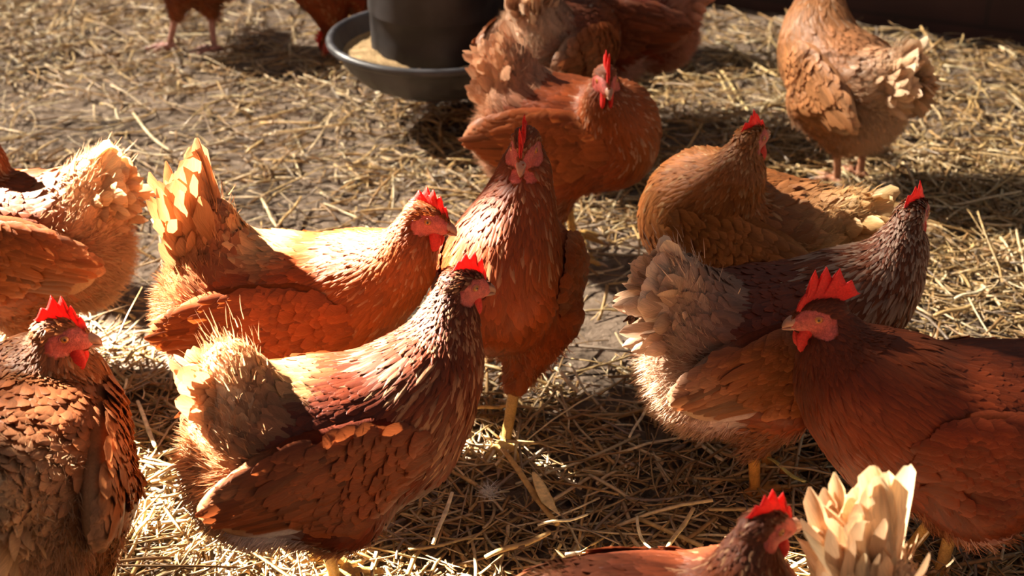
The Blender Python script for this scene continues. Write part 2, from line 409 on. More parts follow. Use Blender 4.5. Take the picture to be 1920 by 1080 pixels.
    feathers(bag, Pd, sN, dirs, rng.uniform(.009, .024, len(Pd)), rng.uniform(.0008, .0017, len(Pd)), 'wisp', Cd * .9, Cd * 1.15, None, bend=rng.uniform(-.7, .9, len(Pd)), rng=rng)
    Vb, Fb, Cc, Uu = bag.arrays()
    midx = np.ones(len(Fb), int); midx[:len(F)] = 0; midx[:len(F)][mi] = 2
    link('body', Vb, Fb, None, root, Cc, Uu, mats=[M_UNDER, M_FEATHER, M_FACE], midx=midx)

    # ---- wings
    for wi, sd in enumerate((1, -1)):
        R = RW[sd]; wc = B((-.015, sd * .070, .222)); wb = Bag()
        Vw, Fw, nw = nets(wingp[wi], wc - .135, wc + .135, .008)
        tw = np.full(len(Vw), 1.6); wb.add(Vw, Fw, tone(Vw, tw) * .7)
        f_w = union([(sdf, 0), (wingp[wi], .012)])
        def row(u, v, L_, W_, prof, ang, lf_, shade=1.0, e=.0):
            u = np.asarray(u); v = np.asarray(v)
            p = wc + R[:, 0] * u[:, None] * .122 + R[:, 2] * v[:, None] * .060 + R[:, 1] * sd * .02
            p, nn_ = project(f_w, p, .001, 3); e = e + (np.arange(len(p)) * .0005 if prof == 'quill' else 0)
            d = -R[:, 0] * np.cos(ang)[:, None] - R[:, 2] * np.sin(ang)[:, None] + .05 * rng.standard_normal(p.shape)
            c = tone(p, np.full(len(p), 1.5)); wcol = rust * .7 + dark * .3
            r_ = np.clip(pale * 1.3 - .55, 0, .6); c = c * .6 + (wcol * (1 - r_) + gold * r_) * .4
            c = c * shade * (rng.uniform(.72, 1.25, (len(p), 1)) if prof == 'round' else rng.uniform(.5, 1.3, (len(p), 1)))
            feathers(wb, p, nn_, d, L_, W_, prof, c * .8, c * 1.1 + gold * .05, f_w, lf_, rng=rng, edge=c * 1.3 + gold * .16, start=.001 + e)
        # primaries and secondaries, long and stacked
        k = 9; v = np.linspace(-.62, .35, k); row(np.linspace(-.05, -.30, k), v, np.linspace(.080, .100, k), .0125, 'quill', np.linspace(-.16, .10, k), np.linspace(.004, .007, k), .9)
        k = 8; v = np.linspace(-.75, .6, k); row(np.linspace(.28, .02, k), v, np.linspace(.070, .080, k), .0145, 'quill', np.linspace(-.10, .16, k), .006, .95, .001)
        # tertials over the upper rear of the wing
        n_ = 70; u = rng.uniform(-.93, .15, n_); v = rng.uniform(.15, .98, n_) * np.sqrt(1 - u * u); o = np.argsort(u); u, v = u[o], v[o]
        row(u, v, rng.uniform(.030, .045, n_), rng.uniform(.013, .017, n_), 'round', rng.uniform(-.05, .25, n_), .004 * ruffle, .95, .0035)
        # coverts
        n_ = 210; rr = np.sqrt(rng.random(n_)); aa = rng.random(n_) * 6.283; u = .38 + rr * np.cos(aa) * .62; v = rr * np.sin(aa) * .98
        u = np.where(u > .96, .9, u); o = np.argsort(u)
        u, v = u[o], v[o]; ok = (u ** 2 + v ** 2 < 1.0); u, v = u[ok], v[ok]
        row(u, v, rng.uniform(.026, .036, len(u)), rng.uniform(.016, .021, len(u)), 'round', v * .12, rng.uniform(.003, .007, len(u)) * ruffle, 1.0, .0015)
        Vb, Fb, Cc, Uu = wb.arrays(); mm = np.ones(len(Fb), int); mm[:len(Fw)] = 0
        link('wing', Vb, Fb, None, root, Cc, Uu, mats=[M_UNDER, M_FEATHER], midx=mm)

    # ---- tail
    tbg = Bag(); up = unit(np.cross(td, [0, 1, 0])); up = up if up[0] < 0 or True else -up
    upv = np.array([0, 0, 1.0]) - td * td[2]; upv = unit(upv); nT = 8
    for sd in (1, -1):
        i = np.arange(nT); fr = i / (nT - 1)
        ang = (fr * 40 - 8) * tail_open * math.pi / 180                     # from the top feather down and back
        d = td * np.cos(ang)[:, None] - upv * np.sin(ang)[:, None] + np.array([0, sd, 0]) * (.06 + .20 * fr * tail_open)[:, None] + .03 * rng.standard_normal((nT, 3))
        p = tb1 - td * .03 + np.array([0, sd, 0]) * (.004 + .014 * fr)[:, None] - upv * (fr * .02)[:, None]
        nn_ = np.array([0, sd, 0]) + upv * .5 + np.zeros((nT, 3))
        c = (cream * min(1, pale * .9 + .2) + rust * .5 * (1 - pale)) * rng.uniform(.85, 1.1, (nT, 1))
        feathers(tbg, p, nn_, d, tail_len * (1 - .30 * fr) * rng.uniform(.93, 1.05, nT), .030, 'quill', c * .8, np.minimum(c * 1.1, .9), None, bend=rng.uniform(-.1, .35, nT), cup=.2, rng=rng)
        # coverts over the base of the fan
        m_ = 60; fr = rng.random(m_); ang = (fr * 70 - 10) * math.pi / 180 * tail_open
        d = td * np.cos(ang)[:, None] - upv * np.sin(ang)[:, None] + np.array([0, sd, 0]) * rng.uniform(.1, .5, (m_, 1)) * min(1, .35 + .65 * tail_open) + .1 * rng.standard_normal((m_, 3))
        p = tb1 - td * rng.uniform(.0, .06, (m_, 1)) + np.array([0, sd, 0]) * rng.uniform(.006, .026, (m_, 1)) - upv * (fr * .045)[:, None]
        nn_ = np.array([0, sd, 0]) + upv * .5 + .3 * rng.standard_normal((m_, 3))
        c = (cream * .55 * (.35 + pale * .9) + gold * .3 + rust * .3 * (1 - pale)) * rng.uniform(.7, 1.25, (m_, 1))
        feathers(tbg, p, nn_, d, rng.uniform(.035, .072, m_) * tail_len / .105, rng.uniform(.014, .024, m_), 'round', c * .8, np.minimum(c * 1.2, .9), None, bend=rng.uniform(-.1, .8, m_), cup=.22, rng=rng)
    m_ = int(700 * dens); p = tb1 - td * rng.uniform(-.02, .07, (m_, 1)) + rng.normal(0, 1, (m_, 3)) * np.array([.012, .018, .014]); d = unit(td * rng.uniform(.2, 1, (m_, 1)) + (p - tb1 + td * .03) * 14 * rng.uniform(.3, 1, (m_, 1)) + .18 * rng.standard_normal((m_, 3)))
    c = (cream * (.4 + .5 * pale) + gold * .2) * rng.uniform(.7, 1.2, (m_, 1))
    feathers(tbg, p, unit(np.cross(d, rng.standard_normal(d.shape))), d, rng.uniform(.012, .028, m_), rng.uniform(.0008, .0017, m_), 'wisp', c, c * 1.1, None, bend=rng.uniform(-.6, .8, m_), rng=rng)
    Vb, Fb, Cc, Uu = tbg.arrays(); link('tail', Vb, Fb, M_FEATHER, root, Cc, Uu)

    # ---- head furniture, in head space: forward, left, up
    T = lambda q_: H + np.asarray(q_, float) @ RH.T
    # comb: a serrated blade
    nc = 64; s = np.linspace(0, 1, nc); rngc = np.random.default_rng(seed + 5)
    bx = .029 - s * (.022 + .020 * comb); bz = .0035 + .0165 * np.sin(np.clip(s * 1.25, 0, 1) * math.pi / 2) - .004 * sstep(s, .7, 1)
    env = comb * (.009 + .017 * np.sin(np.clip(s * 1.05 + .08, 0, 1) * math.pi) ** .8)
    npk = 5; ph = (s * npk + .25) % 1.0; spike = 1 - np.abs(2 * ph - 1); spike = spike ** 1.25 * (.75 + .5 * rngc.random(npk + 2)[(s * npk + .25).astype(int)])
    hgt = env * (.62 + .62 * spike) * np.clip(s * 14, 0.15, 1) * np.clip((1 - s) * 9, .1, 1)
    rows = 6; Vc = []; wob = .0012 * np.sin(s * 9 + seed)
    for side in (1, -1):
        for r in range(rows):
            f = r / (rows - 1); th = .0034 * (1 - .62 * f) * np.where(f == 1, 0.25, 1) * np.clip(s * 8, .3, 1)
            lean = -.010 * f * f * comb + (s - .4) * -.012 * f * comb
            Vc.append(np.stack([bx + lean, side * th + wob * f * 2, bz - .004 + (hgt + .004) * f], 1))
    Vc = np.concatenate(Vc); Fc = []
    for sd_ in (0, 1):
        for r in range(rows - 1):
            for i in range(nc - 1):
                a0 = (sd_ * rows + r) * nc + i; q_ = [a0, a0 + 1, a0 + nc + 1, a0 + nc]; Fc.append(q_ if sd_ == 0 else q_[::-1])
    for i in range(nc - 1):
        a0 = (rows - 1) * nc + i; b0 = (2 * rows - 1) * nc + i; Fc.append([a0, a0 + 1, b0 + 1, b0]); a0 = i; b0 = rows * nc + i; Fc.append([b0, b0 + 1, a0 + 1, a0])
    for r in range(rows - 1):
        for e in (0, nc - 1):
            a0 = r * nc + e; b0 = (rows + r) * nc + e; Fc.append([a0, a0 + nc, b0 + nc, b0] if e else [b0, b0 + nc, a0 + nc, a0])
    link('comb', T(Vc), np.array(Fc), M_COMB, root, RED)
    # wattles and ear lobes
    for sd in (1, -1):
        for nm, c_, r_, dr, cc in (('wattle', (.017, sd * .0060, -.023), (.0100, .0030, .0135), .010, RED), ('earlobe', (-.008, sd * .0150, -.011), (.0050, .0028, .0080), .006, np.array([.55, .12, .10]))):
            c_ = np.array(c_); r_ = np.array(r_) * (comb ** .5)
            g = union([(ellip(c_, r_), 0), (cone(c_ + np.array([0, 0, r_[2] * .7]), c_ + np.array([0, -sd * .001, r_[2] * 1.3]), .003, .004), .006), (ellip(c_ + np.array([.001, sd * .0006, -.004]), r_ * .8), .004)])
            Vw, Fw, nw = nets(g, c_ - .024, c_ + .024, .0024 if nm == 'wattle' else .0022)
            link(nm, T(Vw), Fw, M_COMB, root, cc)
    # beak
    for nm, pts in (('upper_beak', [(.020, -.001, .0085, .0085), (.028, -.0012, .0070, .0068), (.0345, -.0022, .0052, .0052), (.039, -.0042, .0036, .0036), (.0412, -.0066, .0014, .0020)]),
                    ('lower_beak', [(.022, -.0085, .0070, .0040), (.030, -.0088, .0052, .0030), (.037, -.0090, .0034, .0020), (.0415, -.0092, .0012, .0010)])):
        ns = 14; Vk = []
        for (fx, fz, wy, wz) in pts:
            for j in range(ns): a_ = 2 * math.pi * j / ns; Vk.append((fx, wy * math.cos(a_), fz + wz * math.sin(a_)))
        Fk = [[i * ns + j, i * ns + (j + 1) % ns, (i + 1) * ns + (j + 1) % ns, (i + 1) * ns + j] for i in range(len(pts) - 1) for j in range(ns)]
        Fk += [[(len(pts) - 1) * ns + j for j in range(ns)], list(range(ns))[::-1]]
        link(nm, T(Vk), Fk, M_BEAK, root, (.33, .17, .11))
    # eyes with lids
    for sd in (1, -1):
        ns, nr_ = 20, 14; Ve = []; Ce = []; er = .0047
        pe, ne = project(sdf, T(np.array([[.0095, sd * .024, .0050]])), 0, 5); ec = ((pe[0] - ne[0] * .0026) - H) @ RH
        ax = unit(np.array([.25, sd, .1])); e1 = unit(np.cross(ax, [0, 0, 1])); e2 = np.cross(ax, e1)
        for r in range(nr_ + 1):
            a_ = math.pi * r / nr_
            for j in range(ns):
                b_ = 2 * math.pi * j / ns; Ve.append(ec + er * (ax * math.cos(a_) + (e1 * math.cos(b_) + e2 * math.sin(b_)) * math.sin(a_)))
                Ce.append((.004, .003, .003) if a_ < .42 else ((.45, .17, .03) if a_ < 1.0 else (.05, .02, .01)))
        Fe = [[r * ns + j, r * ns + (j + 1) % ns, (r + 1) * ns + (j + 1) % ns, (r + 1) * ns + j] for r in range(nr_) for j in range(ns)]
        eye = link('eye', T(Ve), np.array(Fe), M_EYE, root, np.array(Ce))
        Vl = []; nl, ml = 28, 8
        for i in range(nl):
            a_ = 2 * math.pi * i / nl
            for j in range(ml):
                b_ = 2 * math.pi * j / ml; rr = .0046 + .0011 * math.cos(b_); z_ = .0018 + .0012 * math.sin(b_)
                Vl.append(ec + e1 * rr * 1.12 * math.cos(a_) + e2 * rr * .82 * math.sin(a_) + ax * z_)
        Fl = [[i * ml + j, ((i + 1) % nl) * ml + j, ((i + 1) % nl) * ml + (j + 1) % ml, i * ml + (j + 1) % ml] for i in range(nl) for j in range(ml)]
        link('eyelid', T(Vl), np.array(Fl), M_FACE, eye, (.42, .10, .08))
    # ---- legs
    for k, sd in enumerate((1, -1)):
        hock, ft = ankles[k]; lc = np.array(leg_col)
        parts = [(cone(hock + (hips[k] - hock) * .15, hock, .010, .0085), 0), (cone(hock, ft + np.array([0, 0, .004]), .0080, .0068), .004)]
        toes = []
        up_ = k in lifted
        for (an, ln) in ((math.radians(sd * 32), .044), (math.radians(-2 * sd), .056), (math.radians(-34 * sd), .043), (math.radians(180 - 12 * sd), .020)):
            dv = np.array([math.cos(an), math.sin(an), 0.0])
            if up_: dv = unit(dv * .55 + np.array([.1, 0, -.75]))
            a_ = ft; m1 = ft + dv * ln * .5 + np.array([0, 0, .003]); e_ = ft + dv * ln + np.array([0, 0, -.004])
            parts += [(cone(a_, m1, .0066, .0052), .004), (cone(m1, e_, .0056, .0040), .003)]; toes.append((e_, dv))
        g = union(parts); lo_ = np.minimum.reduce([hock, ft] + [t_[0] for t_ in toes]) - .022; hi_ = np.maximum.reduce([hock, ft] + [t_[0] for t_ in toes]) + .022
        Vl, Fl, nl_ = nets(g, lo_, hi_, .0035)
        hz = (Vl[:, 2:3] - ft[2]) / .09
        Cl = lc * (.85 + .25 * np.clip(hz, 0, 1)) * (1 - .12 * (np.sin(Vl[:, 2:3] * 1500) > .3))
        leg = link('leg', Vl, Fl, M_LEG, root, Cl)
        for e_, dv in toes:
            Vk = []; ns = 8; s2 = unit(np.cross(dv, [0, 0, 1]))
            for i, (q_, r_) in enumerate(((0, .0034), (.006, .0026), (.011, .0014), (.015, .0003))):
                c_ = e_ + dv * q_ + np.array([0, 0, .0015 - 20 * q_ * q_])
                for j in range(ns): b_ = 2 * math.pi * j / ns; Vk.append(c_ + s2 * r_ * math.cos(b_) + np.array([0, 0, 1]) * r_ * math.sin(b_))
            Fk = [[i * ns + j, i * ns + (j + 1) % ns, (i + 1) * ns + (j + 1) % ns, (i + 1) * ns + j] for i in range(3) for j in range(ns)] + [list(range(3 * ns, 4 * ns))]
            link('claw', Vk, Fk, M_BEAK, leg, (.35, .24, .15))
    return root, H

def spot(px, py, z=0.2):
    p = at(px, py, z); return (p[0], p[1])
def foot(loc, yaw, px, py, scale=1.0):
    w = at(px, py, 0.012) - np.array([loc[0], loc[1], 0]); a = math.radians(yaw)
    return ((w[0] * math.cos(a) + w[1] * math.sin(a)) / scale, (-w[0] * math.sin(a) + w[1] * math.cos(a)) / scale)

# ------------------------------------------------------------------ the barn
def flat_material():
    m, n, l, p = mat('barn_floor_dirt')
    t_ = n.new('ShaderNodeTexCoord')
    a = n.new('ShaderNodeTexNoise'); a.inputs['Scale'].default_value = 3.0; a.inputs['Detail'].default_value = 8; l.new(t_.outputs['Object'], a.inputs[0])
    b = n.new('ShaderNodeTexNoise'); b.inputs['Scale'].default_value = 60; b.inputs['Detail'].default_value = 8; l.new(t_.outputs['Object'], b.inputs[0])
    ad = n.new('ShaderNodeMath'); ad.operation = 'ADD'; l.new(a.outputs[0], ad.inputs[0]); l.new(b.outputs[0], ad.inputs[1])
    r = n.new('ShaderNodeValToRGB'); r.color_ramp.elements[0].position = .75; r.color_ramp.elements[0].color = (.050, .034, .023, 1)
    r.color_ramp.elements[1].position = 1.25; r.color_ramp.elements[1].color = (.20, .145, .105, 1)
    hf_ = n.new('ShaderNodeMath'); hf_.operation = 'MULTIPLY'; hf_.inputs[1].default_value = 1.0; l.new(ad.outputs[0], hf_.inputs[0]); l.new(hf_.outputs[0], r.inputs[0])
    l.new(r.outputs[0], p.inputs['Base Color']); p.inputs['Roughness'].default_value = .95; p.inputs['Specular IOR Level'].default_value = .15
    bp = n.new('ShaderNodeBump'); bp.inputs['Strength'].default_value = .9; bp.inputs['Distance'].default_value = .012; l.new(b.outputs[0], bp.inputs['Height']); l.new(bp.outputs[0], p.inputs['Normal'])
    return m
def hsum(x, y):
    return (.006 * np.sin(x * 5.1 + 1.3 * np.sin(y * 3.7)) * np.sin(y * 4.3 + 2) + .003 * np.sin(x * 17 + y * 9) * np.sin(y * 21 - x * 5) + .0015 * np.sin(x * 61 + 3 * np.sin(y * 40)) * np.sin(y * 57))
gx, gy = np.meshgrid(np.linspace(-4, 4, 401), np.linspace(-1, 7, 401), indexing='ij')
gz = hsum(gx, gy) - .004
Vg = np.stack([gx, gy, gz], -1).reshape(-1, 3); ii, jj = np.meshgrid(np.arange(400), np.arange(400), indexing='ij'); a0 = (ii * 401 + jj).ravel()
o = link('floor', Vg, np.stack([a0, a0 + 401, a0 + 402, a0 + 1], 1), flat_material()); o['kind'] = 'structure'

def wall_material():
    m, n, l, p = mat('stained_block_wall')
    t_ = n.new('ShaderNodeTexCoord')
    br = n.new('ShaderNodeTexBrick'); br.inputs['Scale'].default_value = 1.0; br.inputs['Brick Width'].default_value = .42; br.inputs['Row Height'].default_value = .2
    br.inputs['Mortar Size'].default_value = .006; br.inputs['Color1'].default_value = (.085, .036, .030, 1); br.inputs['Color2'].default_value = (.070, .030, .028, 1); br.inputs['Mortar'].default_value = (.045, .024, .022, 1)
    mp = n.new('ShaderNodeMapping'); mp.inputs['Rotation'].default_value = (math.radians(90), 0, 0); l.new(t_.outputs['Object'], mp.inputs[0]); l.new(mp.outputs[0], br.inputs[0])
    nz = n.new('ShaderNodeTexNoise'); nz.inputs['Scale'].default_value = 6; nz.inputs['Detail'].default_value = 6; l.new(t_.outputs['Object'], nz.inputs[0])
    mx = n.new('ShaderNodeMix'); mx.data_type = 'RGBA'; mx.blend_type = 'MULTIPLY'; mx.inputs[0].default_value = .7; l.new(br.outputs[0], mx.inputs[6]); l.new(nz.outputs[0], mx.inputs[7])
    l.new(mx.outputs[2], p.inputs['Base Color']); p.inputs['Roughness'].default_value = .85
    return m
def box(name, c, s, material, rot=0.0, bev=.004):
    import bmesh
    bm = bmesh.new(); bmesh.ops.create_cube(bm, size=1); bmesh.ops.scale(bm, vec=s, verts=bm.verts)
    bmesh.ops.bevel(bm, geom=list(bm.edges), offset=bev, segments=2, affect='EDGES')
    me = bpy.data.meshes.new(name); bm.to_mesh(me); bm.free(); me.materials.append(material)
    o = bpy.data.objects.new(name, me); COL.objects.link(o); o.location = c; o.rotation_euler = (0, 0, rot); return o
wa = at(1330, 6, 0); wb_ = at(1990, 92, 0); dv = unit(wb_ - wa); wlen = 3.6; mid = wa + dv * (wlen / 2 - .25)
WALL_H = .9
o = box('wall_back', (mid[0] + .0, mid[1] + .06, WALL_H / 2 - .02), (wlen, .12, WALL_H), wall_material(), math.atan2(dv[1], dv[0])); o['kind'] = 'structure'

# unseen screen added to shape the sunlight: upright boards with gaps and openings
def slat_screen(x, y0, y1, s0, d0, dm, d1, z1, z2, top, pitch, w):
    V = []; Fk = []
    def bx(a, b):
        k = len(V)
        for X in (a[0], b[0]):
            for Y in (a[1], b[1]):
                for Z in (a[2], b[2]): V.append((X, Y, Z))
        Fk.extend([[k, k + 1, k + 3, k + 2], [k + 4, k + 6, k + 7, k + 5], [k, k + 4, k + 5, k + 1], [k + 2, k + 3, k + 7, k + 6], [k, k + 2, k + 6, k + 4], [k + 1, k + 5, k + 7, k + 3]])
    y = y0
    while y < y1:
        if not (d0 - w < y < d1): bx((x - .003, y, -.03), (x + .003, y + w, top))
        else: bx((x - .003, y, z1 if y < dm - w else z2), (x + .003, y + w, top))
        if s0 < y < d0 - w:
            # below and above the added sun slot
            del V[-8:]; del Fk[-6:]; bx((x - .003, y, -.03), (x + .003, y + w, SUN_SLOT[1])); bx((x - .003, y, SUN_SLOT[2]), (x + .003, y + w, top))
        y += pitch
    for z in (.02, top - .08):
        if z > z1 or False: bx((x - .05, y0, z), (x - .01, y1, z + .07))
        else: bx((x - .05, y0, z), (x - .01, d0, z + .07)); bx((x - .05, d1, z), (x - .01, y1, z + .07))
    for y in (s0 - .07, d1): bx((x - .06, y, -.03), (x + .02, y + .07, z1 + .07))
    bx((x + .012, SHADE_PANEL[0], SHADE_PANEL[2]), (x + .035, SHADE_PANEL[1], SHADE_PANEL[3])); bx((x + .012, dm + .02, z2), (x + .035, SHADE_PANEL[0], SHADE_PANEL[3]))  # added panels that shade the hens on the right
    return np.array(V), np.array(Fk)
Vs, Fs = slat_screen(-2.2, -.8, 6.2, SUN_SLOT[0], *BEAM_GAP, 3.5, .040, SLAT_W)
m_, n_, l_, p_ = mat('screen_board'); p_.inputs['Base Color'].default_value = (.16, .10, .06, 1); p_.inputs['Roughness'].default_value = .8
o = link('light_screen_left', Vs, Fs, m_, smooth=False); o['kind'] = 'structure'

# ------------------------------------------------------------------ straw litter
STRAW_COLS = np.array([(.50, .34, .15), (.58, .43, .25), (.38, .22, .085), (.68, .55, .33), (.25, .135, .05), (.28, .21, .15), (.46, .29, .115)])
def density(x, y):
    """how thickly the straw lies; the trodden patches left of the middle show bare dirt"""
    d = .62 + .38 * np.sin(x * 2.3 + 1.1 + np.sin(y * 2.1)) * np.sin(y * 2.9 + .4)
    bare = np.exp(-(((x + .34) / .60) ** 2 + ((y - 2.12) / .40) ** 2)) * .97 + np.exp(-(((x - .55) / .28) ** 2 + ((y - 2.42) / .16) ** 2)) * .7 + np.exp(-(((x - .12) / .14) ** 2 + ((y - 1.95) / .2) ** 2)) * .8
    d = d + .5 * (y < 1.75) + .35 * np.exp(-(((x - 1.0) / .6) ** 2 + ((y - 2.5) / .8) ** 2))
    return np.clip(d, .25, 1.2) * (1 - np.clip(bare, 0, .93))
def stalks(P, ang, L, W, tilt, cols, rng, curve):
    """flattened hollow stems and leaf strips, three bends each"""
    n = len(P); R = 5; s = np.linspace(-.5, .5, R)
    d = np.stack([np.cos(ang) * np.cos(tilt), np.sin(ang) * np.cos(tilt), np.sin(tilt)], 1); side = np.stack([-np.sin(ang), np.cos(ang), np.zeros(n)], 1)
    rl = rng.uniform(-.9, .9, n); up = np.cross(d, side) * -1; up = -up * np.sign(up[:, 2:3] + 1e-9) * -1
    up = unit(np.cross(d, side)); up *= np.sign(up[:, 2:3] + 1e-9)
    s2 = side * np.cos(rl)[:, None] + up * np.sin(rl)[:, None]; u2 = up * np.cos(rl)[:, None] - side * np.sin(rl)[:, None]
    th = W * rng.uniform(.18, .7, n); V = np.empty((n, R, 4, 3)); kink = rng.normal(0, .05, (n, R, 1)) * L[:, None, None] * .35
    for i in range(R):
        c = P + d * (s[i] * L)[:, None] + s2 * (curve * L * (s[i] ** 2 * 4 - .5))[:, None] * .5 + u2 * kink[:, i] * .4
        tw = (s[i] * rng.uniform(-1, 1, n))[:, None] * .0
        for j, (a, b) in enumerate(((-1, 0), (0, 1), (1, 0), (0, -1))):
            V[:, i, j] = c + s2 * (a * W * .5)[:, None] + u2 * (b * th * .5)[:, None]
    q = []
    for i in range(R - 1):
        for j in range(4): q.append([i * 4 + j, i * 4 + (j + 1) % 4, (i + 1) * 4 + (j + 1) % 4, (i + 1) * 4 + j])
    q.append([3, 2, 1, 0]); q.append([(R - 1) * 4 + j for j in range(4)])
    Fq = (np.arange(n)[:, None, None] * R * 4 + np.array(q)[None]).reshape(-1, 4)
    # keep every piece above the dirt
    mn = V[..., 2].reshape(n, -1).min(1); g = hsum(V[..., 0].mean((1, 2)), V[..., 1].mean((1, 2))); lowv = np.minimum(mn - g + .002, 0); V[..., 2] -= lowv[:, None, None] * .8
    C = np.repeat(cols[:, None], R * 4, 1)
    return V.reshape(-1, 3), Fq, C.reshape(-1, 3)
def straw_field(n, xr, yr, rng, zmax=.026):
    x = rng.uniform(*xr, n); y = rng.uniform(*yr, n); k = rng.random(n) < density(x, y) / 1.2; x, y = x[k], y[k]; k = (x - wa[0]) * -dv[1] + (y - wa[1]) * dv[0] < -.07; k |= x < wa[0] - .45; x, y = x[k], y[k]; n = len(x)
    z = rng.random(n) ** 1.3 * zmax * np.clip(density(x, y), .3, 1.0)
    L = np.clip(rng.lognormal(-2.95, .68, n), .008, .20); W = rng.uniform(.0014, .0048, n) * np.clip(L / .04, .6, 1.25)
    ang = rng.random(n) * 6.283; tilt = rng.normal(0, .13, n)
    ci = rng.choice(len(STRAW_COLS), n, p=[.2, .16, .18, .10, .14, .08, .14]); c = STRAW_COLS[ci] * rng.uniform(.65, 1.15, (n, 1))
    return stalks(np.stack([x, y, hsum(x, y) + z + .001], 1), ang, L, W, tilt, c, rng, rng.normal(0, .10, n))
r1 = np.random.default_rng(3)
bag = Bag()
bag.add(*straw_field(62000, (-1.25, 1.55), (.85, 2.6), r1)); bag.add(*straw_field(34000, (-1.9, 2.2), (2.6, 4.3), r1, .03))
V, Fq, C, U = bag.arrays()
o = link('straw_litter', V, Fq, M_STRAW, None, C, smooth=False); o['kind'] = 'stuff'; o['label'] = 'golden chopped straw litter strewn over the dirt floor of the barn'; o['category'] = 'straw'

# the straws one can pick out, each its own
def stalk(label, pa, pb, width, col, z=.03, curve=0.0, kind='straw_stalk', zb=None):
    A = at(pa[0], pa[1], z); B_ = at(pb[0], pb[1], z if zb is None else zb); n_ = 12; s = np.linspace(0, 1, n_); d = B_ - A; L = np.linalg.norm(d); d = d / L
    side = unit(np.cross(d, [0, 0, 1])); up = np.cross(side, d); V = []; C = []
    for t_ in s:
        c = A + d * t_ * L + side * curve * L * 4 * t_ * (1 - t_) + up * .002 * math.sin(t_ * 7)
        w = width * (.8 + .2 * math.sin(3.1 * t_)) * (1 if kind == 'straw_stalk' else max(.12, math.sin(math.pi * (t_ * .88 + .1)))); node = abs((t_ * 2.3) % 1 - .5) < .05
        for j in range(8):
            a = math.pi * 2 * j / 8; V.append(c + side * w * .5 * math.cos(a) * (1.2 if node else 1) + up * w * (.36 if kind == 'straw_stalk' else .12) * math.sin(a))
            C.append(np.array(col) * (.7 if node else 1))
    Fk = [[i * 8 + j, i * 8 + (j + 1) % 8, (i + 1) * 8 + (j + 1) % 8, (i + 1) * 8 + j] for i in range(n_ - 1) for j in range(8)] + [list(range(8))[::-1], list(range((n_ - 1) * 8, n_ * 8))]
    V = np.array(V); c0 = V.mean(0); c0[2] = 0
    o = link(kind, V - c0, Fk, M_STRAW, None, np.array(C)); o.location = c0; o['label'] = label; o['category'] = 'straw'; o['group'] = 'single straws lying on top of the litter'
PALE = (.80, .68, .45); GOLD = (.68, .46, .17); TAN = (.50, .32, .13)
stalk('long pale bent straw lying on bare dirt between two hens, right of the middle', (1212, 384), (1322, 296), .0065, PALE, .02, .05)
stalk('long broad golden straw running down from the foot of the front-facing hen', (942, 842), (1045, 985), .0085, (.55, .34, .12), .035, .0, zb=.03)
stalk('pointed dry leaf blade lit golden beside the long broad straw', (1000, 885), (1050, 968), .016, (.85, .62, .28), .04, .03, 'straw_leaf')
stalk('straight pale straw standing out above the bottom hen head, in front of the litter', (1008, 985), (1102, 966), .004, PALE, .04)
stalk('short pale straw end under the rust hen with the twisted neck and long comb', (1180, 820), (1215, 760), .004, PALE, .035)
stalk('yellow green straw slanting down beside the yellow legs of the speckled hen', (1440, 858), (1510, 905), .0055, (.66, .62, .22), .035, .02)
stalk('thick pale straw slanting right of the feathered leg of the front-facing hen', (1042, 690), (1085, 735), .0075, PALE, .03)
stalk('thin pale straw parallel to the thick one beside the front-facing hen leg', (1068, 682), (1104, 742), .004, PALE, .032)
stalk('thin golden straw running flat behind the standing foot of the front-facing hen', (876, 768), (966, 757), .006, GOLD, .03, .01)
stalk('pale straw crossing bare dirt just above the raised tail tips at the left', (222, 282), (322, 292), .006, PALE, .015)
stalk('tan straw slanting down to the raised tail tip of the middle left hen', (250, 212), (322, 285), .007, (.62, .48, .28), .018, .03)
stalk('long faint straw rising to the right on the bare dirt at left', (322, 285), (442, 258), .006, (.62, .50, .32), .015, .02)
stalk('upright tan straw pair on the dirt above the back of the middle left hen', (490, 372), (520, 428), .006, (.66, .52, .30), .02)
stalk('tan straw leaning against the upright one above the middle left hen', (520, 426), (565, 370), .006, TAN, .02)
stalk('pale straw lying flat behind the back of the middle left hen', (405, 440), (515, 472), .0055, (.72, .60, .38), .015)
stalk('pale straw at the left edge of the gap beside the lower left hen', (258, 752), (292, 840), .006, PALE, .03)
stalk('thin bright straw pointing at the rear fluff of the foreground hen', (172, 728), (212, 750), .004, PALE, .03)
stalk('thin pale straw lying between the lower left hen and the foreground hen', (222, 768), (238, 712), .004, PALE, .03)
stalk('golden straw slanting up beside the lower left hen at the bottom', (250, 1010), (290, 952), .006, (.72, .60, .25), .03)
stalk('pale upright straw below the breast of the foreground hen', (812, 1020), (848, 925), .0055, PALE, .03, zb=.04)
stalk('thick tan straw lying across the litter near the bottom middle', (910, 1045), (1030, 1000), .008, (.45, .28, .11), .032)
stalk('thin pale curved straw at the bottom right of the middle', (1195, 968), (1220, 1030), .004, PALE, .035, .08)
stalk('two-tone straw leaning right just above the back of the bottom hen', (1247, 1035), (1300, 955), .006, (.66, .50, .26), .04)
stalk('golden straw pair lying on the upper right litter', (1352, 132), (1405, 212), .007, (.66, .50, .24), .02)
stalk('second golden straw close beside the pair on the upper right litter', (1346, 140), (1378, 200), .006, (.62, .46, .22), .022)
stalk('long golden straw crossing the litter toward the upper right hen', (1345, 75), (1460, 145), .008, (.55, .38, .16), .025)
stalk('short tan straw right of the tail of the upper right hen', (1735, 132), (1775, 152), .008, (.62, .46, .22), .025)
stalk('pale straw at the right edge beside the speckled hen head', (1790, 560), (1850, 540), .006, PALE, .03)
stalk('broad tan straw right of the neck of the speckled hen', (1752, 592), (1830, 570), .008, TAN, .03)
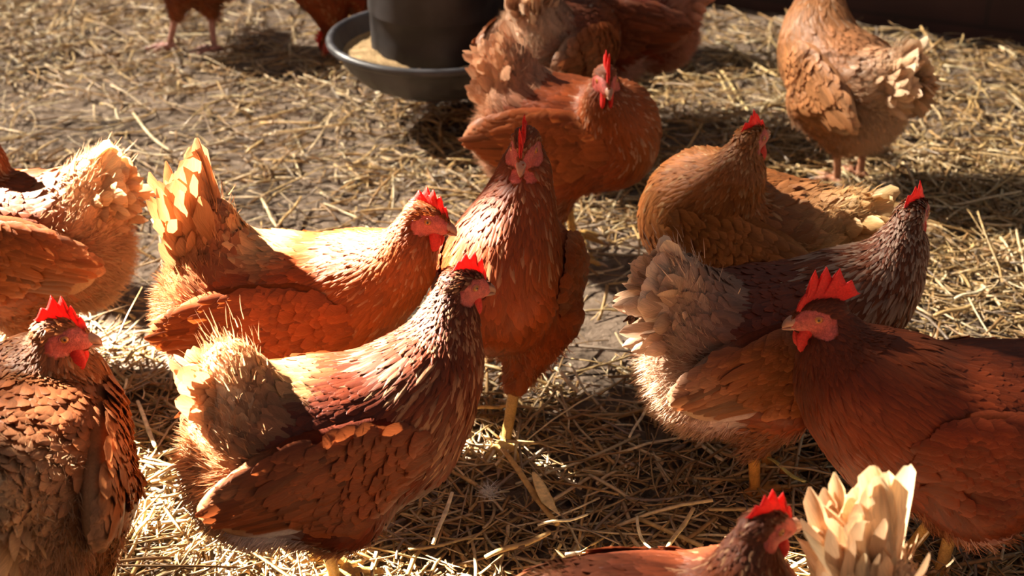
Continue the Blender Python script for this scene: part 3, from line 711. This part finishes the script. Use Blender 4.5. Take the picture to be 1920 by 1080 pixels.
stalk('bright short straw lying right of the speckled hen neck', (1812, 660), (1870, 640), .006, PALE, .03)

# small down feather and stones on the litter
def down(label, px, py):
    r = np.random.default_rng(int(px)); p0 = at(px, py, .035); n_ = 160; th = r.random(n_) * 6.283
    d = np.stack([np.cos(th), np.sin(th), r.uniform(0, .7, n_)], 1); b = Bag()
    feathers(b, r.normal(0, .003, (n_, 3)), unit(np.cross(d, r.standard_normal((n_, 3)))), d, r.uniform(.008, .022, n_), .0009, 'wisp', np.tile([.75, .72, .70], (n_, 1)), np.tile([.8, .78, .76], (n_, 1)), None, bend=r.uniform(-.5, 1.5, n_), rng=r)
    V, Fq, C, U = b.arrays(); o = link('down_feather', V, Fq, M_FEATHER, None, C, U); o.location = p0; o['label'] = label; o['category'] = 'feather'
down('small white tuft of down on the straw below the front-facing hen foot', 918, 925)

# ------------------------------------------------------------------ hanging feeder
def lathe(name, prof, material, parent=None, ns=72, col=None, rib=None, **kw):
    V = []; 
    for (r, z) in prof:
        for j in range(ns):
            a = 2 * math.pi * j / ns; rr = r * (1 + (rib(z, a) if rib else 0)); V.append((rr * math.cos(a), rr * math.sin(a), z))
    Fk = [[i * ns + j, i * ns + (j + 1) % ns, (i + 1) * ns + (j + 1) % ns, (i + 1) * ns + j] for i in range(len(prof) - 1) for j in range(ns)]
    return link(name, V, np.array(Fk), material, parent, col, **kw)
def plastic(name, base, rough):
    m, n, l, p = mat(name)
    nz = n.new('ShaderNodeTexNoise'); nz.inputs['Scale'].default_value = 14; nz.inputs['Detail'].default_value = 7
    t_ = n.new('ShaderNodeTexCoord'); l.new(t_.outputs['Object'], nz.inputs[0])
    r = n.new('ShaderNodeValToRGB'); r.color_ramp.elements[0].position = .4; r.color_ramp.elements[0].color = base + (1,); r.color_ramp.elements[1].position = .75; r.color_ramp.elements[1].color = tuple(c * 1.6 + .02 for c in base) + (1,)
    l.new(nz.outputs[0], r.inputs[0]); l.new(r.outputs[0], p.inputs['Base Color']); p.inputs['Roughness'].default_value = rough; return m
M_PAN = plastic('dark_grey_plastic', (.045, .043, .048), .42); M_DRUM = plastic('dusty_black_plastic', (.016, .011, .011), .6)
fc = at(820, 70, .165)
fd = bpy.data.objects.new('poultry_feeder', None); COL.objects.link(fd); fd.location = (fc[0], fc[1], .165); fd['label'] = 'dark plastic hanging poultry feeder, a drum standing in a round pan'; fd['category'] = 'feeder'
rim = [(.206 + .0, -.006), (.212, -.004)]
prof = [(.0, -.088), (.10, -.090), (.135, -.088), (.165, -.072), (.190, -.045), (.204, -.018), (.210, -.004)] + [(.2175 + .0085 * math.cos(a), .0 + .0085 * math.sin(a)) for a in np.linspace(-2.4, 2.6, 12)] + [(.206, -.004), (.200, -.020), (.184, -.046), (.160, -.068), (.130, -.080), (.0, -.082)]
lathe('pan', prof, M_PAN, fd, ns=180, rib=lambda z, a: .007 * (math.sin(a * 30) > .5) * (z < -.018))
lathe('drum', [(.0, -.055), (.126, -.055), (.1325, -.052), (.134, -.046), (.135, .02), (.1355, .060), (.1375, .062), (.138, .066), (.1385, .15), (.141, .30), (.133, .30), (.130, .04), (.0, .04)], M_DRUM, fd, ns=96)
lathe('lid', [(.0, .335), (.03, .333), (.10, .322), (.142, .303), (.142, .294), (.13, .295), (.0, .32)], M_PAN, fd)
# bail handle and the cord it hangs from
def tube(name, pts, r, material, parent=None, col=None, ns=10):
    pts = np.array(pts, float); V = []
    for i, c in enumerate(pts):
        t_ = unit(pts[min(i + 1, len(pts) - 1)] - pts[max(i - 1, 0)]); s1 = unit(np.cross(t_, [.3, .9, .1])); s2 = np.cross(t_, s1)
        for j in range(ns): a = 2 * math.pi * j / ns; V.append(c + (s1 * math.cos(a) + s2 * math.sin(a)) * r)
    Fk = [[i * ns + j, i * ns + (j + 1) % ns, (i + 1) * ns + (j + 1) % ns, (i + 1) * ns + j] for i in range(len(pts) - 1) for j in range(ns)] + [list(range(ns))[::-1], list(range((len(pts) - 1) * ns, len(pts) * ns))]
    return link(name, V, Fk, material, parent, col)
tube('handle', [(.138 * math.cos(a), 0, .28 + .16 * math.sin(a)) for a in np.linspace(0, math.pi, 24)], .003, M_PAN, fd)
tube('hanging_cord', [(0, 0, .44), (0, 0, 1.2), (.002, 0, 2.2)], .003, M_PAN, fd)
# the feed in the pan
r2 = np.random.default_rng(8); nS, nR = 90, 14; V = []
for i in range(nR + 1):
    f = i / nR; rr = .122 + f * .072
    for j in range(nS):
        a = 2 * math.pi * j / nS; hgt_ = -.012 - .030 * f - .014 * math.sin(a * 1 + 2.0) * f - .006 * math.sin(3 * a) + r2.normal(0, .0018)
        lim = np.interp(rr, [.13, .160, .184, .200], [-.078, -.066, -.044, -.018]) ; V.append((rr * math.cos(a), rr * math.sin(a), max(hgt_, lim + .001)))
Fk = np.array([[i * nS + j, i * nS + (j + 1) % nS, (i + 1) * nS + (j + 1) % nS, (i + 1) * nS + j] for i in range(nR) for j in range(nS)])
o = link('chicken_feed', V, Fk, col_material('feed_mash', .9, 0, .2, 260, 1.0, (.6, 1.25)), None, (.36, .24, .12)); o.location = (fc[0], fc[1], .165); o['kind'] = 'stuff'; o['label'] = 'pale brown mash feed heaped in the pan of the dark feeder'; o['category'] = 'feed'

# ------------------------------------------------------------------ the flock
WHITE = (.62, .58, .58)
def H_(label, px, py, yaw, head, z=.2, **kw):
    loc = spot(px, py, z)
    ft = kw.pop('feet_px', None)
    if ft:
        kw['feet'] = tuple(foot(loc, yaw, *f) if len(f) == 2 else f for f in ft)
    return hen(label, loc, yaw, head, **kw)
# middle left
H_('glowing orange hen with a tall upright tail, walking right in the middle left', 525, 590, 0, (798, 408, .365, 0), head_yaw=-18, head_pitch=-12, comb=.8, pitch=0, tail=84, tail_open=.18, tail_len=.135,
   rust=(.40, .105, .022), gold=(.62, .24, .05), pale=.5, seed=1, feet=((.02, .045), (-.03, -.045)), patches=(((-.12, -.05, .14), .05, WHITE), ((.0, .02, .30), .075, (.66, .40, .18))))  # second patch: sunlit back put into the plumage colour
# foreground
H_('big foreground hen with white-lit back and buff rear fluff, facing right', 612, 850, 18, (868, 535, .365, 0), head_yaw=8, head_pitch=-14, pitch=3, tail=76, tail_open=.4, tail_len=.060,
   rust=(.17, .036, .014), dark=(.05, .013, .008), gold=(.42, .14, .04), cream=(.80, .48, .27), pale=.95, streak=.3, seed=2, dens=1.2, comb=.72, res=.0036,
   feet_px=((600, 1045), (628, 1085)), patches=(((-.075, -.07, .155), .055, (.62, .56, .60)), ((-.10, .0, .29), .06, (.74, .56, .40)), ((-.02, .03, .30), .07, (.60, .34, .14))))  # the two patches on the back are sunlight painted into the feathers
# front-facing
H_('upright hen facing the camera in the centre, standing on one yellow leg', 948, 545, -96, (984, 275, .42, 0), head_yaw=-4, head_pitch=-24, pitch=20, tail=20, tail_len=.075,
   rust=(.34, .085, .020), gold=(.50, .18, .05), pale=.35, seed=3, feet_px=((948, 832), (.07, -.052, .08)), lifted=(1,), comb=.95, patches=(((.02, -.07, .285), .06, (.74, .50, .30)),), dens=1.1, leg_col=(.55, .33, .09))  # pale shoulder patch is painted sunlight
# behind it
H_('rust hen with head turned to the camera, just in front of the feeder', 1062, 265, -22, (1136, 150, .35, 0), head_yaw=-62, head_pitch=-12, pitch=2, tail=74, tail_open=.8, tail_len=.095,
   rust=(.36, .095, .024), pale=.95, cream=(.84, .58, .42), seed=4, comb=.95, feet=((.0, .04), (.02, -.04)))
# right group
H_('golden brown hen facing away with ruffled tail, head turned back to the right', 1395, 458, 155, (1408, 262, .38, 0), head_yaw=-110, head_pitch=4, pitch=8, tail=40, tail_open=1.2, tail_len=.095,
   rust=(.46, .20, .070), dark=(.28, .12, .04), cream=(.80, .56, .29), gold=(.60, .30, .09), pale=1.0, seed=5, comb=.75, ruffle=1.3, neck_w=1.25)
H_('speckle-necked hen with a pale frayed tail, facing right behind the large front hen', 1432, 660, 12, (1712, 402, .375, 0), head_yaw=38, head_pitch=0, pitch=6, tail=66, tail_open=1.0, tail_len=.09,
   rust=(.22, .052, .022), dark=(.09, .028, .016), cream=(.86, .68, .55), gold=(.48, .24, .09), pale=.85, streak=.5, seed=6, comb=.85, dens=1.15, ruffle=1.15, leg_col=(.60, .27, .06),
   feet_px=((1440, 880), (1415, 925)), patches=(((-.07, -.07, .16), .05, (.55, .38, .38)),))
H_('large dark red hen at the right edge facing left, bright red comb and round eye', 1815, 835, 186, (1540, 590, .355, 0), head_yaw=2, head_pitch=-6, pitch=5, tail=50, tail_len=.09,
   rust=(.21, .046, .013), dark=(.085, .022, .010), gold=(.36, .11, .03), pale=.12, streak=.0, seed=7, comb=1.3, dens=1.4, res=.0032, feet_px=((1700, 1045), (1760, 1085)), neck_w=1.32,
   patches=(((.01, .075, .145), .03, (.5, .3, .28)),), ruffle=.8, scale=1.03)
# left edge
H_('hen cut off by the left edge, sunlit white tail raised to the right', 40, 462, 176, (-60, 250, .36, 0), head_yaw=5, pitch=2, tail=56, tail_open=1.0, tail_len=.09,
   rust=(.34, .095, .026), dark=(.16, .05, .02), cream=(.86, .60, .38), pale=.85, seed=8, feet=((.02, .045), (-.02, -.045)))
H_('lower left buff-brown hen seen from behind, head turned right with a pointed comb', 66, 900, 96, (112, 628, .345, 0), head_yaw=-92, head_pitch=-6, pitch=0, tail=24, tail_open=1.1, tail_len=.075,
   rust=(.40, .155, .058), dark=(.22, .09, .04), cream=(.78, .56, .36), gold=(.62, .34, .13), pale=.5, streak=.1, seed=9, comb=.85, dens=1.2, ruffle=1.35, scale=1.04)
# bottom edge
H_('dark-necked hen at the bottom edge, only head and back in view, facing right', 1222, 1205, 8, (1435, 990, .345, 0), head_yaw=14, head_pitch=-4, pitch=2, tail=15, tail_len=.07,
   rust=(.18, .05, .022), dark=(.08, .024, .014), gold=(.35, .13, .05), pale=.3, seed=10, comb=.85, scale=.9)
H_('hen mostly below the frame, only its white sunlit tail in view', 1762, 1276, -4, (.19, -.02, .12), head_pitch=-40, pitch=-6, tail=80, tail_open=.15, tail_len=.165, ruffle=.6,
   rust=(.36, .12, .05), cream=(.82, .62, .42), pale=1.0, seed=11, scale=.9)
# top
H_('buff hen at top right facing away, head above the frame, cream tail fanned', 1575, 148, 121, (1535, -70, .37, 0), head_yaw=20, pitch=18, tail=62, tail_open=.9, tail_len=.115, scale=.95,
   rust=(.54, .31, .17), dark=(.42, .22, .11), cream=(.86, .70, .54), gold=(.62, .32, .11), pale=.75, seed=12, feet_px=((1570, 340), (1616, 325)), leg_col=(.50, .22, .12))
H_('brown hen facing away with an upright cream tail, right of the feeder drum', 1045, 108, 55, (.15, .04, .13), head_pitch=-50, pitch=-8, tail=78, tail_open=.6, tail_len=.09,
   rust=(.24, .075, .038), dark=(.16, .06, .035), cream=(.88, .70, .56), pale=.9, seed=13, dens=.9)
H_('large dark red hen at the top edge facing left, pink-tinged rear feathers', 1165, 48, 172, (990, -90, .33, 0), pitch=-2, tail=50, tail_open=1.0, tail_len=.09,
   rust=(.20, .045, .024), dark=(.10, .028, .018), cream=(.80, .48, .40), pale=.6, seed=14, dens=.9, patches=(((-.02, .07, .13), .05, (.5, .3, .26)),))
H_('hen pecking beside the feeder pan, dark red, its lowered head at the pan rim', 662, -62, 200, (618, 76, .05, 0), head_pitch=-55, pitch=-18, tail=40, rust=(.28, .05, .018), dark=(.12, .03, .015), pale=.15, seed=15, dens=.8, comb=.8)
H_('hen behind the feeder with only its red comb and dark back showing at the top', 1060, -75, 190, (940, 20, .22, 0), head_pitch=-30, pitch=-10, tail=40, rust=(.16, .045, .026), dark=(.08, .025, .018), pale=.2, seed=16, dens=.8, comb=1.0)
H_('hen at the top left edge, only its walking pinkish legs and thighs in view', 345, -75, 184, (230, -260, .36, 0), pitch=8, tail=40, rust=(.26, .06, .026), pale=.3, seed=17, dens=.8, feet_px=((318, 88), (402, 92)), leg_col=(.50, .24, .19))
